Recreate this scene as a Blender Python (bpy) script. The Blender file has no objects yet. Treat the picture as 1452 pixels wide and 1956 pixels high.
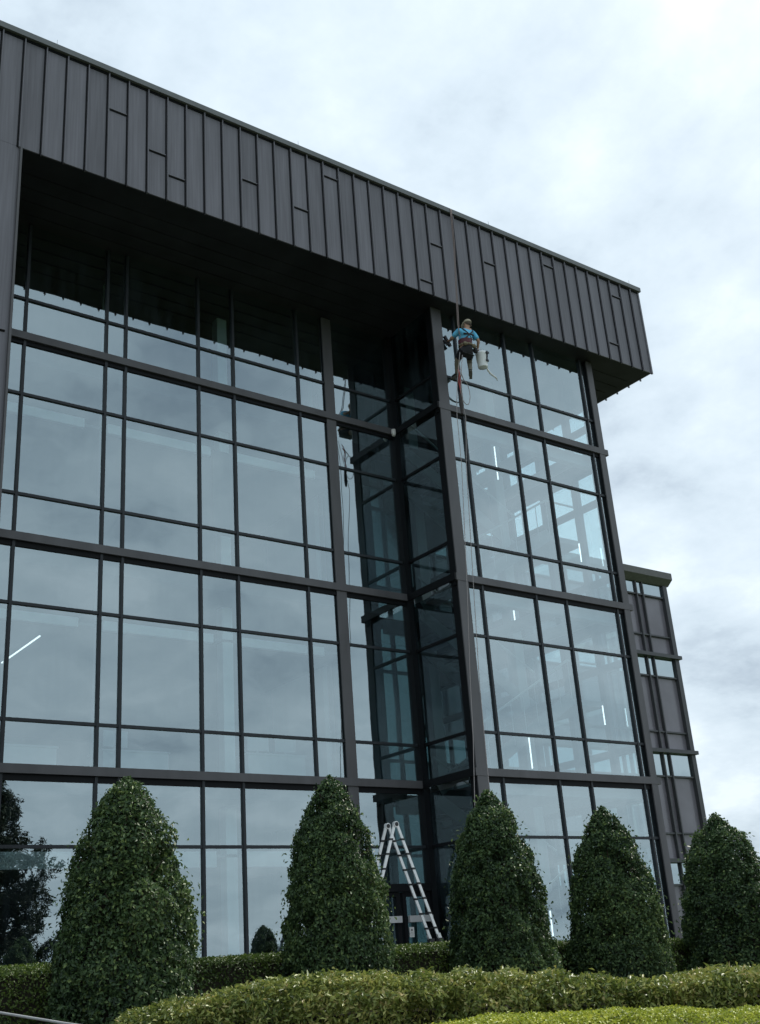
import bpy, math, random
import numpy as np
from mathutils import Vector, Matrix

S = bpy.context.scene
COL = S.collection
rng = np.random.default_rng(7)
random.seed(7)

# ------------------------------------------------------------------ camera
# world origin is the photographer's eye; X runs along the facade, Y into the building
cd = bpy.data.cameras.new("camera"); cam = bpy.data.objects.new("camera", cd); COL.objects.link(cam)
r_ = Vector((0.80510566, -0.58904856, -0.06947433)); u_ = Vector((-0.16944603, -0.34066964, 0.92478767)); f_ = Vector((0.56841264, 0.73277964, 0.374087))
cam.matrix_world = Matrix(((r_.x, u_.x, -f_.x, 0), (r_.y, u_.y, -f_.y, 0), (r_.z, u_.z, -f_.z, 0), (0, 0, 0, 1)))
cd.sensor_fit = 'HORIZONTAL'; cd.sensor_width = 36; cd.lens = 2153.718 / 1452 * 36
cd.clip_start = 0.05; cd.clip_end = 3000
S.camera = cam
S.view_settings.view_transform = 'Standard'; S.view_settings.look = 'None'
S.view_settings.exposure = 0; S.view_settings.gamma = 1
S.cycles.max_bounces = 8; S.cycles.transparent_max_bounces = 12; S.cycles.glossy_bounces = 4; S.cycles.diffuse_bounces = 3

# ------------------------------------------------------------------ sky (overcast, procedural clouds over a sky texture) and sun
SUN_AZ, SUN_EL = math.radians(78), math.radians(50)      # azimuth from +Y towards +X
W = bpy.data.worlds.new("World"); S.world = W; W.use_nodes = True
nt = W.node_tree; nt.nodes.clear(); L = nt.links.new
def N(t, **k):
    n = nt.nodes.new(t)
    for a, b in k.items(): setattr(n, a, b)
    return n
out = N('ShaderNodeOutputWorld'); bg = N('ShaderNodeBackground'); L(bg.outputs[0], out.inputs[0]); bg.inputs[1].default_value = 0.1
sky = N('ShaderNodeTexSky', sky_type='NISHITA'); sky.sun_disc = False; sky.sun_elevation = SUN_EL; sky.sun_rotation = SUN_AZ
sky.dust_density = 2.0; sky.air_density = 1.0
tc = N('ShaderNodeTexCoord'); sep = N('ShaderNodeSeparateXYZ'); L(tc.outputs['Generated'], sep.inputs[0])
def M(op, a, b=None, clamp=False):
    n = N('ShaderNodeMath', operation=op); n.use_clamp = clamp
    for i, x in enumerate((a, b)):
        if x is None: continue
        if isinstance(x, (int, float)): n.inputs[i].default_value = x
        else: L(x, n.inputs[i])
    return n.outputs[0]
zz = M('ADD', M('MAXIMUM', sep.outputs[2], 0.0), 0.30)
comb = N('ShaderNodeCombineXYZ'); L(M('DIVIDE', sep.outputs[0], zz), comb.inputs[0]); L(M('DIVIDE', sep.outputs[1], zz), comb.inputs[1]); comb.inputs[2].default_value = 0.35
mp = N('ShaderNodeMapping'); L(comb.outputs[0], mp.inputs[0]); mp.inputs['Location'].default_value = (11.6, 2.0, 0.0)
n1 = N('ShaderNodeTexNoise'); L(mp.outputs[0], n1.inputs[0]); n1.inputs['Scale'].default_value = 2.3; n1.inputs['Detail'].default_value = 7; n1.inputs['Roughness'].default_value = 0.55; n1.inputs['Distortion'].default_value = 0.25
n2 = N('ShaderNodeTexNoise'); L(mp.outputs[0], n2.inputs[0]); n2.inputs['Scale'].default_value = 0.9; n2.inputs['Detail'].default_value = 4; n2.inputs['Roughness'].default_value = 0.5
n3 = N('ShaderNodeTexNoise'); L(mp.outputs[0], n3.inputs[0]); n3.inputs['Scale'].default_value = 5.2; n3.inputs['Detail'].default_value = 6; n3.inputs['Roughness'].default_value = 0.6
mixn = M('ADD', M('ADD', M('MULTIPLY', n1.outputs[0], 0.52), M('MULTIPLY', n2.outputs[0], 0.18)), M('MULTIPLY', n3.outputs[0], 0.30))
cr = N('ShaderNodeValToRGB'); L(mixn, cr.inputs[0])
e = cr.color_ramp.elements
e[0].position = 0.36; e[0].color = (0.33, 0.41, 0.50, 1)
e[1].position = 0.58; e[1].color = (0.80, 0.90, 0.98, 1)
m = e.new(0.465); m.color = (0.59, 0.695, 0.78, 1)
m = e.new(0.53); m.color = (0.69, 0.795, 0.875, 1)
# broad brightening around the hidden sun, and the darker half of the sky away from it
vd = N('ShaderNodeVectorMath', operation='DOT_PRODUCT'); L(tc.outputs['Generated'], vd.inputs[0])
BR = Vector((math.sin(math.radians(15)) * math.cos(math.radians(45)), math.cos(math.radians(15)) * math.cos(math.radians(45)), math.sin(math.radians(45))))
vd.inputs[1].default_value = BR
mr = N('ShaderNodeMapRange'); L(vd.outputs['Value'], mr.inputs[0]); mr.inputs[1].default_value = 0.45; mr.inputs[2].default_value = 1.0; mr.inputs[3].default_value = 1.0; mr.inputs[4].default_value = 1.15
mr.interpolation_type = 'SMOOTHSTEP'
vm = N('ShaderNodeVectorMath', operation='SCALE'); L(cr.outputs[0], vm.inputs[0]); L(M('MULTIPLY', mr.outputs[0], 11.1), vm.inputs['Scale'])
mx = N('ShaderNodeMix', data_type='RGBA'); mx.inputs[0].default_value = 0.93
L(sky.outputs[0], mx.inputs[6]); L(vm.outputs[0], mx.inputs[7]); L(mx.outputs[2], bg.inputs[0])

sd = bpy.data.lights.new("sun", 'SUN'); sd.energy = 4.6; sd.angle = math.radians(10); sd.color = (1.0, 0.95, 0.86)
so = bpy.data.objects.new("sun", sd); COL.objects.link(so)
sv = Vector((math.sin(SUN_AZ) * math.cos(SUN_EL), math.cos(SUN_AZ) * math.cos(SUN_EL), math.sin(SUN_EL)))
so.rotation_euler = (-sv).to_track_quat('-Z', 'Y').to_euler(); so.location = (60, 20, 60)

# ------------------------------------------------------------------ materials
def mat(name):
    m = bpy.data.materials.new(name); m.use_nodes = True
    t = m.node_tree; b = t.nodes['Principled BSDF']
    return m, t, b
def simple(name, col, rough=0.5, metal=0.0, emit=None, var=0.0, vscale=6.0, stretch=(1, 1, 1), bump=0.0, spec=0.5):
    m, t, b = mat(name)
    b.inputs['Base Color'].default_value = (*col, 1); b.inputs['Roughness'].default_value = rough; b.inputs['Metallic'].default_value = metal
    b.inputs['Specular IOR Level'].default_value = spec
    if emit: b.inputs['Emission Color'].default_value = (*emit[0], 1); b.inputs['Emission Strength'].default_value = emit[1]
    if var or bump:
        tc = t.nodes.new('ShaderNodeTexCoord'); mpn = t.nodes.new('ShaderNodeMapping'); mpn.inputs['Scale'].default_value = stretch
        t.links.new(tc.outputs['Object'], mpn.inputs[0])
        no = t.nodes.new('ShaderNodeTexNoise'); no.inputs['Scale'].default_value = vscale; no.inputs['Detail'].default_value = 5
        t.links.new(mpn.outputs[0], no.inputs[0])
        if var:
            mr = t.nodes.new('ShaderNodeMapRange'); mr.inputs[1].default_value = 0.3; mr.inputs[2].default_value = 0.7; mr.inputs[3].default_value = 1 - var; mr.inputs[4].default_value = 1 + var
            t.links.new(no.outputs[0], mr.inputs[0])
            v = t.nodes.new('ShaderNodeVectorMath'); v.operation = 'SCALE'; v.inputs[0].default_value = col; t.links.new(mr.outputs[0], v.inputs['Scale'])
            t.links.new(v.outputs[0], b.inputs['Base Color'])
        if bump:
            bp = t.nodes.new('ShaderNodeBump'); bp.inputs['Strength'].default_value = bump; bp.inputs['Distance'].default_value = 0.02
            t.links.new(no.outputs[0], bp.inputs['Height']); t.links.new(bp.outputs[0], b.inputs['Normal'])
    return m

def panel_mat(name, col, rough):
    """dark standing seam sheet: fine vertical brushed grain plus big soft patches"""
    m, t, b = mat(name)
    tc = t.nodes.new('ShaderNodeTexCoord')
    def noise(sc, stretch, det=4):
        mpn = t.nodes.new('ShaderNodeMapping'); mpn.inputs['Scale'].default_value = stretch; t.links.new(tc.outputs['Object'], mpn.inputs[0])
        no = t.nodes.new('ShaderNodeTexNoise'); no.inputs['Scale'].default_value = sc; no.inputs['Detail'].default_value = det; t.links.new(mpn.outputs[0], no.inputs[0]); return no.outputs[0]
    a = noise(26, (1, 1, 0.03)); c = noise(0.7, (1, 1, 0.5)); d = noise(5, (1, 1, 0.12))
    # per panel shade
    sp = t.nodes.new('ShaderNodeSeparateXYZ'); t.links.new(tc.outputs['Object'], sp.inputs[0])
    def mth(op, x, y):
        n = t.nodes.new('ShaderNodeMath'); n.operation = op
        for i, q in enumerate((x, y)):
            if isinstance(q, (int, float)): n.inputs[i].default_value = q
            else: t.links.new(q, n.inputs[i])
        return n.outputs[0]
    wn = t.nodes.new('ShaderNodeTexWhiteNoise'); wn.noise_dimensions = '1D'
    t.links.new(mth('FLOOR', mth('DIVIDE', mth('SUBTRACT', sp.outputs[0], 5.11693), 0.44979), 0), wn.inputs['W'])
    s = mth('ADD', mth('ADD', mth('MULTIPLY', a, 0.65), mth('MULTIPLY', c, 0.5)), mth('ADD', mth('MULTIPLY', d, 0.30), mth('MULTIPLY', wn.outputs[0], 0.22)))
    v = t.nodes.new('ShaderNodeVectorMath'); v.operation = 'SCALE'; v.inputs[0].default_value = col; t.links.new(s, v.inputs['Scale'])
    t.links.new(v.outputs[0], b.inputs['Base Color']); b.inputs['Roughness'].default_value = rough
    bp = t.nodes.new('ShaderNodeBump'); bp.inputs['Strength'].default_value = 0.25; bp.inputs['Distance'].default_value = 0.01
    t.links.new(c, bp.inputs['Height']); t.links.new(bp.outputs[0], b.inputs['Normal'])
    return m

def glass_mat(name, refl=0.36, tint=(0.80, 0.98, 1.0), rcol=(0.82, 0.96, 1.0), dirt_and_haze=0.014):
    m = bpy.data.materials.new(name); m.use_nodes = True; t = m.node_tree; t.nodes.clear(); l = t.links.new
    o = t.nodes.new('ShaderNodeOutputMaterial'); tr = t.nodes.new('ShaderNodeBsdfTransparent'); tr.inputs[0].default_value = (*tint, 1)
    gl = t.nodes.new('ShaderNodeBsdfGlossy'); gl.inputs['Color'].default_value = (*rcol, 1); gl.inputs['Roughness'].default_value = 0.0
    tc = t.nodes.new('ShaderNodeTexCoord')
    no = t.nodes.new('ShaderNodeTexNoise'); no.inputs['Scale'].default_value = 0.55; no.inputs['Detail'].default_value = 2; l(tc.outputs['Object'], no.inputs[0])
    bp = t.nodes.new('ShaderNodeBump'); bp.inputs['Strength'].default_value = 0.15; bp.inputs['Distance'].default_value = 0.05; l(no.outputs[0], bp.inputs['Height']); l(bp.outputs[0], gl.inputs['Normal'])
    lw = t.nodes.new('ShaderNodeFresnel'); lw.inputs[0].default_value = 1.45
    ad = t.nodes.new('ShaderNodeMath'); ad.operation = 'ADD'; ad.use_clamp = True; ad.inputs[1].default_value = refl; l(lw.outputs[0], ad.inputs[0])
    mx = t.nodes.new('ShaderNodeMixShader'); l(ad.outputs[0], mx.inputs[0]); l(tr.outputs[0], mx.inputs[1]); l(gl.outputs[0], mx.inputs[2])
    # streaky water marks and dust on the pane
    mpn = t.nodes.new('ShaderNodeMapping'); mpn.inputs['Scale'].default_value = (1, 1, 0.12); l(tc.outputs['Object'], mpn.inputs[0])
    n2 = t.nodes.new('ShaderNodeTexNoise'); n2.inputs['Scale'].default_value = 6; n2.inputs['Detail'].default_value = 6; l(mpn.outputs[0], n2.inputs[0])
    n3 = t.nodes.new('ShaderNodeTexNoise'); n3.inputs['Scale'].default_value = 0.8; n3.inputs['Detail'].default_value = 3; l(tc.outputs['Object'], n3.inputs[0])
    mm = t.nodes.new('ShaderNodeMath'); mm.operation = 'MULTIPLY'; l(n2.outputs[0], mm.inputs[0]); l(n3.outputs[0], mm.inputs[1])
    mr = t.nodes.new('ShaderNodeMapRange'); l(mm.outputs[0], mr.inputs[0]); mr.inputs[1].default_value = 0.18; mr.inputs[2].default_value = 0.40; mr.inputs[3].default_value = 0.0; mr.inputs[4].default_value = dirt_and_haze * 2.2
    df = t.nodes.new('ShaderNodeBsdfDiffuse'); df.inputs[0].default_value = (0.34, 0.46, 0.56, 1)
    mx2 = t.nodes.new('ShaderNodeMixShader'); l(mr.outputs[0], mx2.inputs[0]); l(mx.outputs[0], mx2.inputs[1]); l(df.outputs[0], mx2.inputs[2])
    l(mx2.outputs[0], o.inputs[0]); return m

def leaf_mat(name, cols, trans=0.25, rough=0.42, spec=0.4):
    """leaf colours picked per leaf from a 'shade' attribute"""
    m, t, b = mat(name); l = t.links.new
    at = t.nodes.new('ShaderNodeAttribute'); at.attribute_name = 'shade'
    cr = t.nodes.new('ShaderNodeValToRGB'); l(at.outputs['Fac'], cr.inputs[0])
    el = cr.color_ramp.elements
    el[0].position = 0; el[0].color = (*cols[0], 1); el[1].position = 1; el[1].color = (*cols[-1], 1)
    for i, c in enumerate(cols[1:-1]): x = el.new((i + 1) / (len(cols) - 1)); x.color = (*c, 1)
    l(cr.outputs[0], b.inputs['Base Color']); b.inputs['Roughness'].default_value = rough; b.inputs['Specular IOR Level'].default_value = spec
    tl = t.nodes.new('ShaderNodeBsdfTranslucent'); l(cr.outputs[0], tl.inputs[0])
    mx = t.nodes.new('ShaderNodeMixShader'); mx.inputs[0].default_value = trans
    l(b.outputs[0], mx.inputs[1]); l(tl.outputs[0], mx.inputs[2]); l(mx.outputs[0], t.nodes['Material Output'].inputs[0])
    return m

PANEL = panel_mat('charcoal_sheet_metal', (0.178, 0.172, 0.198), 0.5)
SEAM = simple('charcoal_seam_metal', (0.15, 0.145, 0.165), 0.45)
CAP = simple('grey_green_coping_metal', (0.13, 0.14, 0.14), 0.45, var=0.15, vscale=3)
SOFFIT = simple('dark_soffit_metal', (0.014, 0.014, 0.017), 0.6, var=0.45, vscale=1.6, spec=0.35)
PIERM = simple('dark_bronze_pier_metal', (0.085, 0.083, 0.088), 0.45, var=0.18, vscale=3, stretch=(1, 1, 0.3))
FRAME = simple('black_frame_metal', (0.022, 0.027, 0.033), 0.45, var=0.15, vscale=4, spec=0.35)
FRAMEU = simple('black_metal_and_shade', (0.006, 0.007, 0.009), 0.6, spec=0.2)  # near black metal; also paints shade beside seams, on pier and return sides
GLASS = glass_mat('tinted_curtain_wall_glass')
RGLASS = glass_mat('shaded_return_glass', refl=0.03, tint=(0.20, 0.31, 0.32), dirt_and_haze=0.03)  # recess shade put into tint and reflection; dirt doubles as a pale haze
WGLASS = glass_mat('wing_window_glass', refl=0.42, tint=(0.1, 0.14, 0.15))
WPAN = simple('wing_grey_spandrel_panel', (0.19, 0.178, 0.205), 0.22, var=0.2, vscale=0.6)
WTRIM = simple('wing_dark_trim', (0.06, 0.062, 0.068), 0.5, var=0.1)
WCOR = simple('wing_cornice_metal', (0.10, 0.10, 0.092), 0.5, var=0.15)
SLAB = simple('interior_dark_slab', (0.06, 0.065, 0.07), 0.8, var=0.1)
CEIL = simple('interior_ceiling', (0.20, 0.21, 0.22), 0.8, var=0.06)
WHITE = simple('interior_white_paint', (0.86, 0.88, 0.88), 0.7)
INWALL = simple('interior_wall', (0.05, 0.08, 0.095), 0.8, var=0.1, vscale=1)
LAMP = simple('lit_lamp', (1, 1, 1), 0.5, emit=((0.95, 0.98, 1.0), 1.6))

# ------------------------------------------------------------------ mesh helpers
class MB:
    def __init__(s): s.v = []; s.f = []; s.m = []
    def box(s, x0, x1, y0, y1, z0, z1, mi=0):
        n = len(s.v)
        s.v += [(x0, y0, z0), (x1, y0, z0), (x1, y1, z0), (x0, y1, z0), (x0, y0, z1), (x1, y0, z1), (x1, y1, z1), (x0, y1, z1)]
        s.f += [(n, n+3, n+2, n+1), (n+4, n+5, n+6, n+7), (n, n+1, n+5, n+4), (n+1, n+2, n+6, n+5), (n+2, n+3, n+7, n+6), (n+3, n, n+4, n+7)]
        s.m += [mi] * 6; return s
    def quad(s, a, b, c, d, mi=0):
        n = len(s.v); s.v += [a, b, c, d]; s.f.append((n, n+1, n+2, n+3)); s.m.append(mi); return s
    def prism(s, pts, x0, x1, mi=0):
        """profile pts in (y, z), extruded along X"""
        n = len(s.v); k = len(pts)
        s.v += [(x0, y, z) for y, z in pts] + [(x1, y, z) for y, z in pts]
        for i in range(k): j = (i + 1) % k; s.f.append((n+i, n+j, n+k+j, n+k+i)); s.m.append(mi)
        s.f.append(tuple(n+i for i in range(k))[::-1]); s.f.append(tuple(n+k+i for i in range(k))); s.m += [mi, mi]; return s
    def tube(s, pts, rad, seg=8, mi=0, cap=True):
        pts = [Vector(p) for p in pts]; rs = rad if isinstance(rad, (list, tuple)) else [rad] * len(pts)
        n = len(s.v); prev = None
        for i, p in enumerate(pts):
            d = ((pts[min(i+1, len(pts)-1)] - pts[max(i-1, 0)])).normalized()
            a = prev if prev is not None else (Vector((0, 0, 1)) if abs(d.z) < .9 else Vector((1, 0, 0)))
            e1 = (a - d * a.dot(d)).normalized(); e2 = d.cross(e1); prev = e1
            for k in range(seg):
                t = 2 * math.pi * k / seg; q = p + (e1 * math.cos(t) + e2 * math.sin(t)) * rs[i]; s.v.append(tuple(q))
        for i in range(len(pts) - 1):
            for k in range(seg):
                j = (k + 1) % seg; s.f.append((n+i*seg+k, n+i*seg+j, n+(i+1)*seg+j, n+(i+1)*seg+k)); s.m.append(mi)
        if cap: s.f.append(tuple(n+k for k in range(seg))[::-1]); s.f.append(tuple(n+(len(pts)-1)*seg+k for k in range(seg))); s.m += [mi, mi]
        return s
    def bar(s, a, b, w, h, up=(0, 0, 1), mi=0):
        """rectangular bar from a to b, w across, h along 'up'"""
        a = Vector(a); b = Vector(b); d = (b - a).normalized(); up = Vector(up); side = d.cross(up).normalized(); u2 = side.cross(d)
        n = len(s.v)
        for p in (a, b):
            for sx, sy in ((-1, -1), (1, -1), (1, 1), (-1, 1)): s.v.append(tuple(p + side * w / 2 * sx + u2 * h / 2 * sy))
        s.f += [(n, n+1, n+2, n+3), (n+7, n+6, n+5, n+4)] + [(n+i, n+4+i, n+4+(i+1) % 4, n+(i+1) % 4) for i in range(4)]; s.m += [mi] * 6; return s
    def build(s, name, mats, parent=None, smooth=False, bevel=0):
        me = bpy.data.meshes.new(name); me.from_pydata(s.v, [], s.f)
        mats = mats if isinstance(mats, (list, tuple)) else [mats]
        for m in mats: me.materials.append(m)
        if len(mats) > 1: me.polygons.foreach_set('material_index', s.m)
        if smooth: me.polygons.foreach_set('use_smooth', [True] * len(me.polygons))
        me.update()
        o = bpy.data.objects.new(name, me); COL.objects.link(o); o.parent = parent
        if parent is not None and parent.type == 'EMPTY' and parent.location.length: o.matrix_parent_inverse = Matrix.Translation(-parent.location)
        if bevel:
            b = o.modifiers.new('bevel', 'BEVEL'); b.width = bevel; b.segments = 2; b.limit_method = 'ANGLE'
        return o
def empty(name, loc=(0, 0, 0)):
    o = bpy.data.objects.new(name, None); COL.objects.link(o); o.location = loc; return o
def tag(o, label, cat, group=None):
    o['label'] = label; o['category'] = cat
    if group: o['group'] = group
    return o

# ------------------------------------------------------------------ ground
GZ = -1.0
g = MB(); R = 900
g.quad((-R, -R, GZ), (R, -R, GZ), (R, R, GZ), (-R, R, GZ))
GRASS = simple('mown_grass_ground', (0.045, 0.075, 0.022), 0.9, var=0.4, vscale=3)
gr = g.build('ground', GRASS); gr['kind'] = 'structure'
bed = MB(); bed.quad((-20, 3.4, GZ + .004), (40, 3.4, GZ + .004), (40, 19.9, GZ + .004), (-20, 19.9, GZ + .004))
bo = bed.build('planting_bed', simple('dark_mulch', (0.05, 0.04, 0.03), 0.95, var=0.4, vscale=14, bump=0.6)); bo['kind'] = 'structure'
pv = MB(); pv.box(13.4, 17.6, 12.2, 19.75, GZ + .008, -0.78)
po = pv.build('entrance_path', simple('concrete_paving', (0.3, 0.3, 0.29), 0.85, var=0.15, vscale=3)); po['kind'] = 'structure'

# ------------------------------------------------------------------ main building
B = empty('office_building', (5.2, 17.72, GZ))
tag(B, 'four storey charcoal office block with deep metal fascia and glass curtain wall', 'building')
YF, YW, YB = 17.72, 20.0, 18.26
ZB, ZT = 15.21, 18.0
XL, XR = 5.631, 23.948
XW = -14.0          # building carries on left, outside the frame
SP, S0 = 0.44979, 5.11693
ZG = [3.52, 7.905, 12.29]            # glass heads under each ledge
ZF = [3.627, 8.0, 12.37]            # ledge undersides (front edge)
YBACK = 32.4
# fascia: panels, seams, short cross seams and dark strips painting their shade
fa = MB(); fa.box(XW, XR, YF, YF + .03, ZB, ZT - .02)
fa.box(XR - .03, XR - .001, YF + .031, YBACK, ZB + .001, ZT - .021)
fascia = fa.build('fascia', PANEL, B)
sm = MB()
seams = [S0 + SP * i for i in range(-44, 42)]
for x in seams:
    zb_ = (ZB - .035) if x > XL - .1 else GZ
    sm.box(x - .030, x - .001, YF - .012, YF + .01, zb_ + .01, ZT - .101, 1); sm.box(x, x + .020, YF - .055, YF + .011, zb_, ZT - .1)  # dark box left of each seam paints its shade
for y in np.arange(YF + .45, 26, .45): sm.box(XR - .01, XR + .045, y - .015, y + .015, ZB - .035, ZT - .1)
sm.box(XR - .03, XR + .02, YF - .03, YF + .02, ZB - .03, ZT - .08)
cross = [(-1, 14.593), (5, 15.682), (7, 15.067), (8, 14.631), (12, 15.226), (15, 15.024), (17, 16.18), (24, 15.469), (23, 14.343), (28, 15.54), (33, 16.186), (39, 16.086), (38, 14.532),
         (0, 10.217), (-3, 12.2), (-5, 9.1), (-8, 14.2), (-2, 5.2), (0, 4.4), (-11, 11.7), (-14, 7.3)]
for i, z in cross:
    z = z * 1.0831
    x = S0 + SP * i; x1 = min(x + SP, XL) if i == 0 and z < ZB else x + SP
    sm.box(x + .021, x1 - .031, YF - .035, YF + .008, z, z + .02); sm.box(x + .021, x1 - .031, YF - .01, YF + .007, z - .028, z - .001, 1)  # second, dark box paints the shade under the cross seam
sm.box(XW, XR - .01, YF - .02, YF + .012, ZT - .135, ZT - .0855, 1)  # dark strip painting the shadow below the coping
sm.build('seams_and_shade_strips', [SEAM, FRAMEU], fascia)
cp = MB(); cp.box(XW, XR + .06, YF - .09, YF + .35, ZT - .085, ZT + .05); cp.box(XR - .3, XR + .06, YF + .351, YBACK, ZT - .085, ZT + .05)
cp.build('roof_coping', CAP, B)
rf = MB(); rf.box(XW, XR - .26, YF + .26, YBACK, ZT - .3, ZT - .2); rf.build('roof', SLAB, B)
# soffit, with faint plank joints
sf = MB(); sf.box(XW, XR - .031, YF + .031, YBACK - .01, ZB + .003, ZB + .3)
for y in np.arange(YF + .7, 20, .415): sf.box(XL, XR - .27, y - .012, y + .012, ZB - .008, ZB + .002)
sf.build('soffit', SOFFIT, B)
# left leg of the portal frame
lg = MB(); lg.box(XW, XL - .001, YF + .002, YF + .25, GZ, ZB - .002); lg.box(XL - .25, XL, YF + .251, YW + .3, GZ, ZB - .003)
lg.box(XL - .03, XL + .012, YF - .055, YF + .03, GZ, ZB - .02, 1)
lg.build('portal_leg', [PANEL, PIERM], B)

# curtain walls -------------------------------------------------------------
mullW, PR = .056, .05
def head_rows():
    rows = []                                    # (z0, z1, fin below?)
    zt1, zt2, zt3 = 13.36, 11.15, 8.98
    zt4, zt5, zt6 = 6.77, 4.59, 2.38
    f3, f2, f1 = ZF[2] + .165, ZF[1] + .165, ZF[0] + .165
    return [(zt1, ZB), (f3, zt1), (zt2, ZG[2]), (zt3, zt2), (f2, zt3), (zt4, ZG[1]), (zt5, zt4), (f1, zt5), (zt6, ZG[0]), (GZ + .28, zt6)]
TR = [13.36, 11.15, 8.98, 6.77, 4.59, 2.38]
panes = []        # (area weight, verts)
def pane(verts, w): panes.append((w, verts))
def frontage(xs, Y, x_left, x_right, piers, side=None):
    """glass, mullions, transoms of a wall facing -Y"""
    for x in xs: MB().box(x - mullW/2, x + mullW/2, Y - PR, Y + .09, GZ + .12, ZB - .001).build('mullion', FRAME, B)
    cells = [x_left] + xs + [x_right]
    for z in TR:
        t = MB()
        for a, b in zip(cells[:-1], cells[1:]):
            aa = a + (mullW/2 if a in xs else 0); bb = b - (mullW/2 if b in xs else 0)
            t.box(aa, bb, Y - PR + .010, Y + .08, z - .029, z + .029)
        t.build('transom', FRAME, B)
    for a, b in zip(cells[:-1], cells[1:]):
        for i, (z0, z1) in enumerate(head_rows()):
            tx, tz = random.uniform(-.002, .002), random.uniform(-.002, .002)   # every pane sits a hair out of true
            pane([(a, Y + tx, z0), (b, Y - tx + tz, z0), (b, Y - tx - tz, z1), (a, Y + tx - tz, z1)], (b - a) * (z1 - z0) / (Y ** 2 + ((a + b) / 2) ** 2))
def ledge(x0, x1, Y, y_back, k, name='ledge'):
    z = ZF[k]
    m = MB(); m.box(x0, x1, Y - .10, y_back, z, z + .165)
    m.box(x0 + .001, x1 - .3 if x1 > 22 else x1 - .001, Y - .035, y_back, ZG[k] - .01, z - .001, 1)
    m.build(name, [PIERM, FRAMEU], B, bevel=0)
WX = [6.658, 8.422, 8.868, 10.631, 11.529, 13.313]
frontage(WX, YW, XL, 14.07, None)
frontage([], YW, 14.32, 16.14, None)
BX = [16.948, 18.654, 19.678, 21.489]
frontage(BX, YB, 16.48, 21.705, None)
for k in range(3):
    ledge(XL + .001, 16.06, YW, YW + .06, k)
    ledge(16.13, 22.03, YB, YB + .06, k)
    m = MB(); m.box(16.08, 16.129, YB - .099, YW - .101, ZF[k] + .001, ZF[k] + .164); m.build('ledge', FRAMEU, B)  # return piece blackened to paint the shade of the recess
def pier(x0, x1, Y, pr, back):
    m = MB(); m.box(x0, x1, Y - pr, Y - pr + .03, GZ + .05, ZB - .002); m.box(x0 + .006, x1 - .006, Y - pr + .0305, Y + back, GZ + .05, ZB - .003, 1)  # front plate keeps its metal, black body paints the shaded sides
    m.build('pier', [PIERM, FRAMEU], B)
pier(14.06, 14.33, YW, .062, .1)
pier(16.17, 16.485, YB, .09, .16)
pier(21.70, 21.915, YB, .09, .14)
MB().box(16.06, 16.24, YW - .12, YW + .08, GZ + .03, ZB - .003).build('corner_post', FRAMEU, B)  # shade of the inner corner put into the black colour
# return wall of the projecting bay (faces -X) : X = 16.2
XRt = 16.2
for z in TR: MB().box(XRt - .03, XRt + .06, YB + .161, YW - .121, z - .032, z + .032).build('transom', FRAMEU, B)  # near black transoms carry the recess shade in their colour
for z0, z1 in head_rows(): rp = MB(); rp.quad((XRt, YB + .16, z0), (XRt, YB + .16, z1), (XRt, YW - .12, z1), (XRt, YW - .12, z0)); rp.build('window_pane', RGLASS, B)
# right side wall of the bay (faces +X), glazed: seen from inside through the front glass
XS = 21.84
sx = MB(); ys = [YB + .14, 19.3, 20.5, 21.9, 23.3, 24.7, 26.1, 28.5, 31.0]
for y in ys[1:]: sx.box(XS - .14, XS + .02, y - .09, y + .09, GZ, ZB)
for z in (13.3, 11.1, 8.95, 6.7, 4.55, 2.3): sx.box(XS - .10, XS, YB + .141, YBACK, z - .09, z + .09)
for k in range(3): sx.box(XS - .15, XS + .05, YB + .141, YBACK, ZF[k] - .35, ZF[k] + .2)
sx.build('side_wall_frame', FRAME, B)
for a, b in zip(ys[:-1], ys[1:]):
    for z0, z1 in head_rows(): pane([(XS + .03, a, z0), (XS + .03, a, z1), (XS + .03, b, z1), (XS + .03, b, z0)], 0)
panes.sort(key=lambda p: -p[0])
def pane_obj(verts_list, nm):
    m = MB()
    for v in verts_list: m.quad(*v)
    return m.build(nm, GLASS, B)
for w, v in panes[:90]: pane_obj([v], 'window_pane')
o = pane_obj([v for w, v in panes[90:]], 'window_pane'); o['kind'] = 'stuff'

# interior -------------------------------------------------------------------
IN = MB()
for k in range(3):
    IN.box(XW, 15.6, YW + .25, YBACK - .1, ZF[k] - .30, ZF[k] + .1)
    IN.box(15.601, 18.4, YB + 2.2, YBACK - .1, ZF[k] - .30, ZF[k] + .1)
    IN.box(18.401, XS - .2, YB + 3.4, YBACK - .1, ZF[k] - .30, ZF[k] + .1)
IN.box(XW, XS - .2, YB + .2, YBACK - .1, GZ + .01, -.745)
IN.build('floor_slab', SLAB, B)
MB().box(XW, XR - .3, YBACK - .09, YBACK, GZ, ZB).box(XW, XW + .2, YF + .3, YBACK - .1, GZ, ZB).box(15.2, 15.35, YW + 5, YBACK - .1, GZ, ZB).box(14.45, 18.3, 22.3, 22.4, -.74, 3.2).box(15.51, 18.0, 22.3, 22.4, 3.8, ZB).build('inner_and_blocking_walls', INWALL, B)  # last two walls added to block bright windows seen through the glass
ce = MB()
ZC = [3.05, 7.0, 11.40, 13.9]
for z in (2.30, 6.88, 11.40):
    ce.box(XW, 15.2, 21.25, YBACK - .1, z + .02, z + .08)
ce.build('ceiling', CEIL, B)
for z, h in ((2.12, .26), (6.82, .15), (11.33, .17)):
    for a, b in ((-3, 2.2), (2.6, 4.9), (5.3, 8.46), (9.0, 11.55), (12.25, 14.46)): MB().box(a, b, 21.15, 21.24, z, z + h + .05).build('ceiling_bulkhead', WHITE, B)
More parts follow.
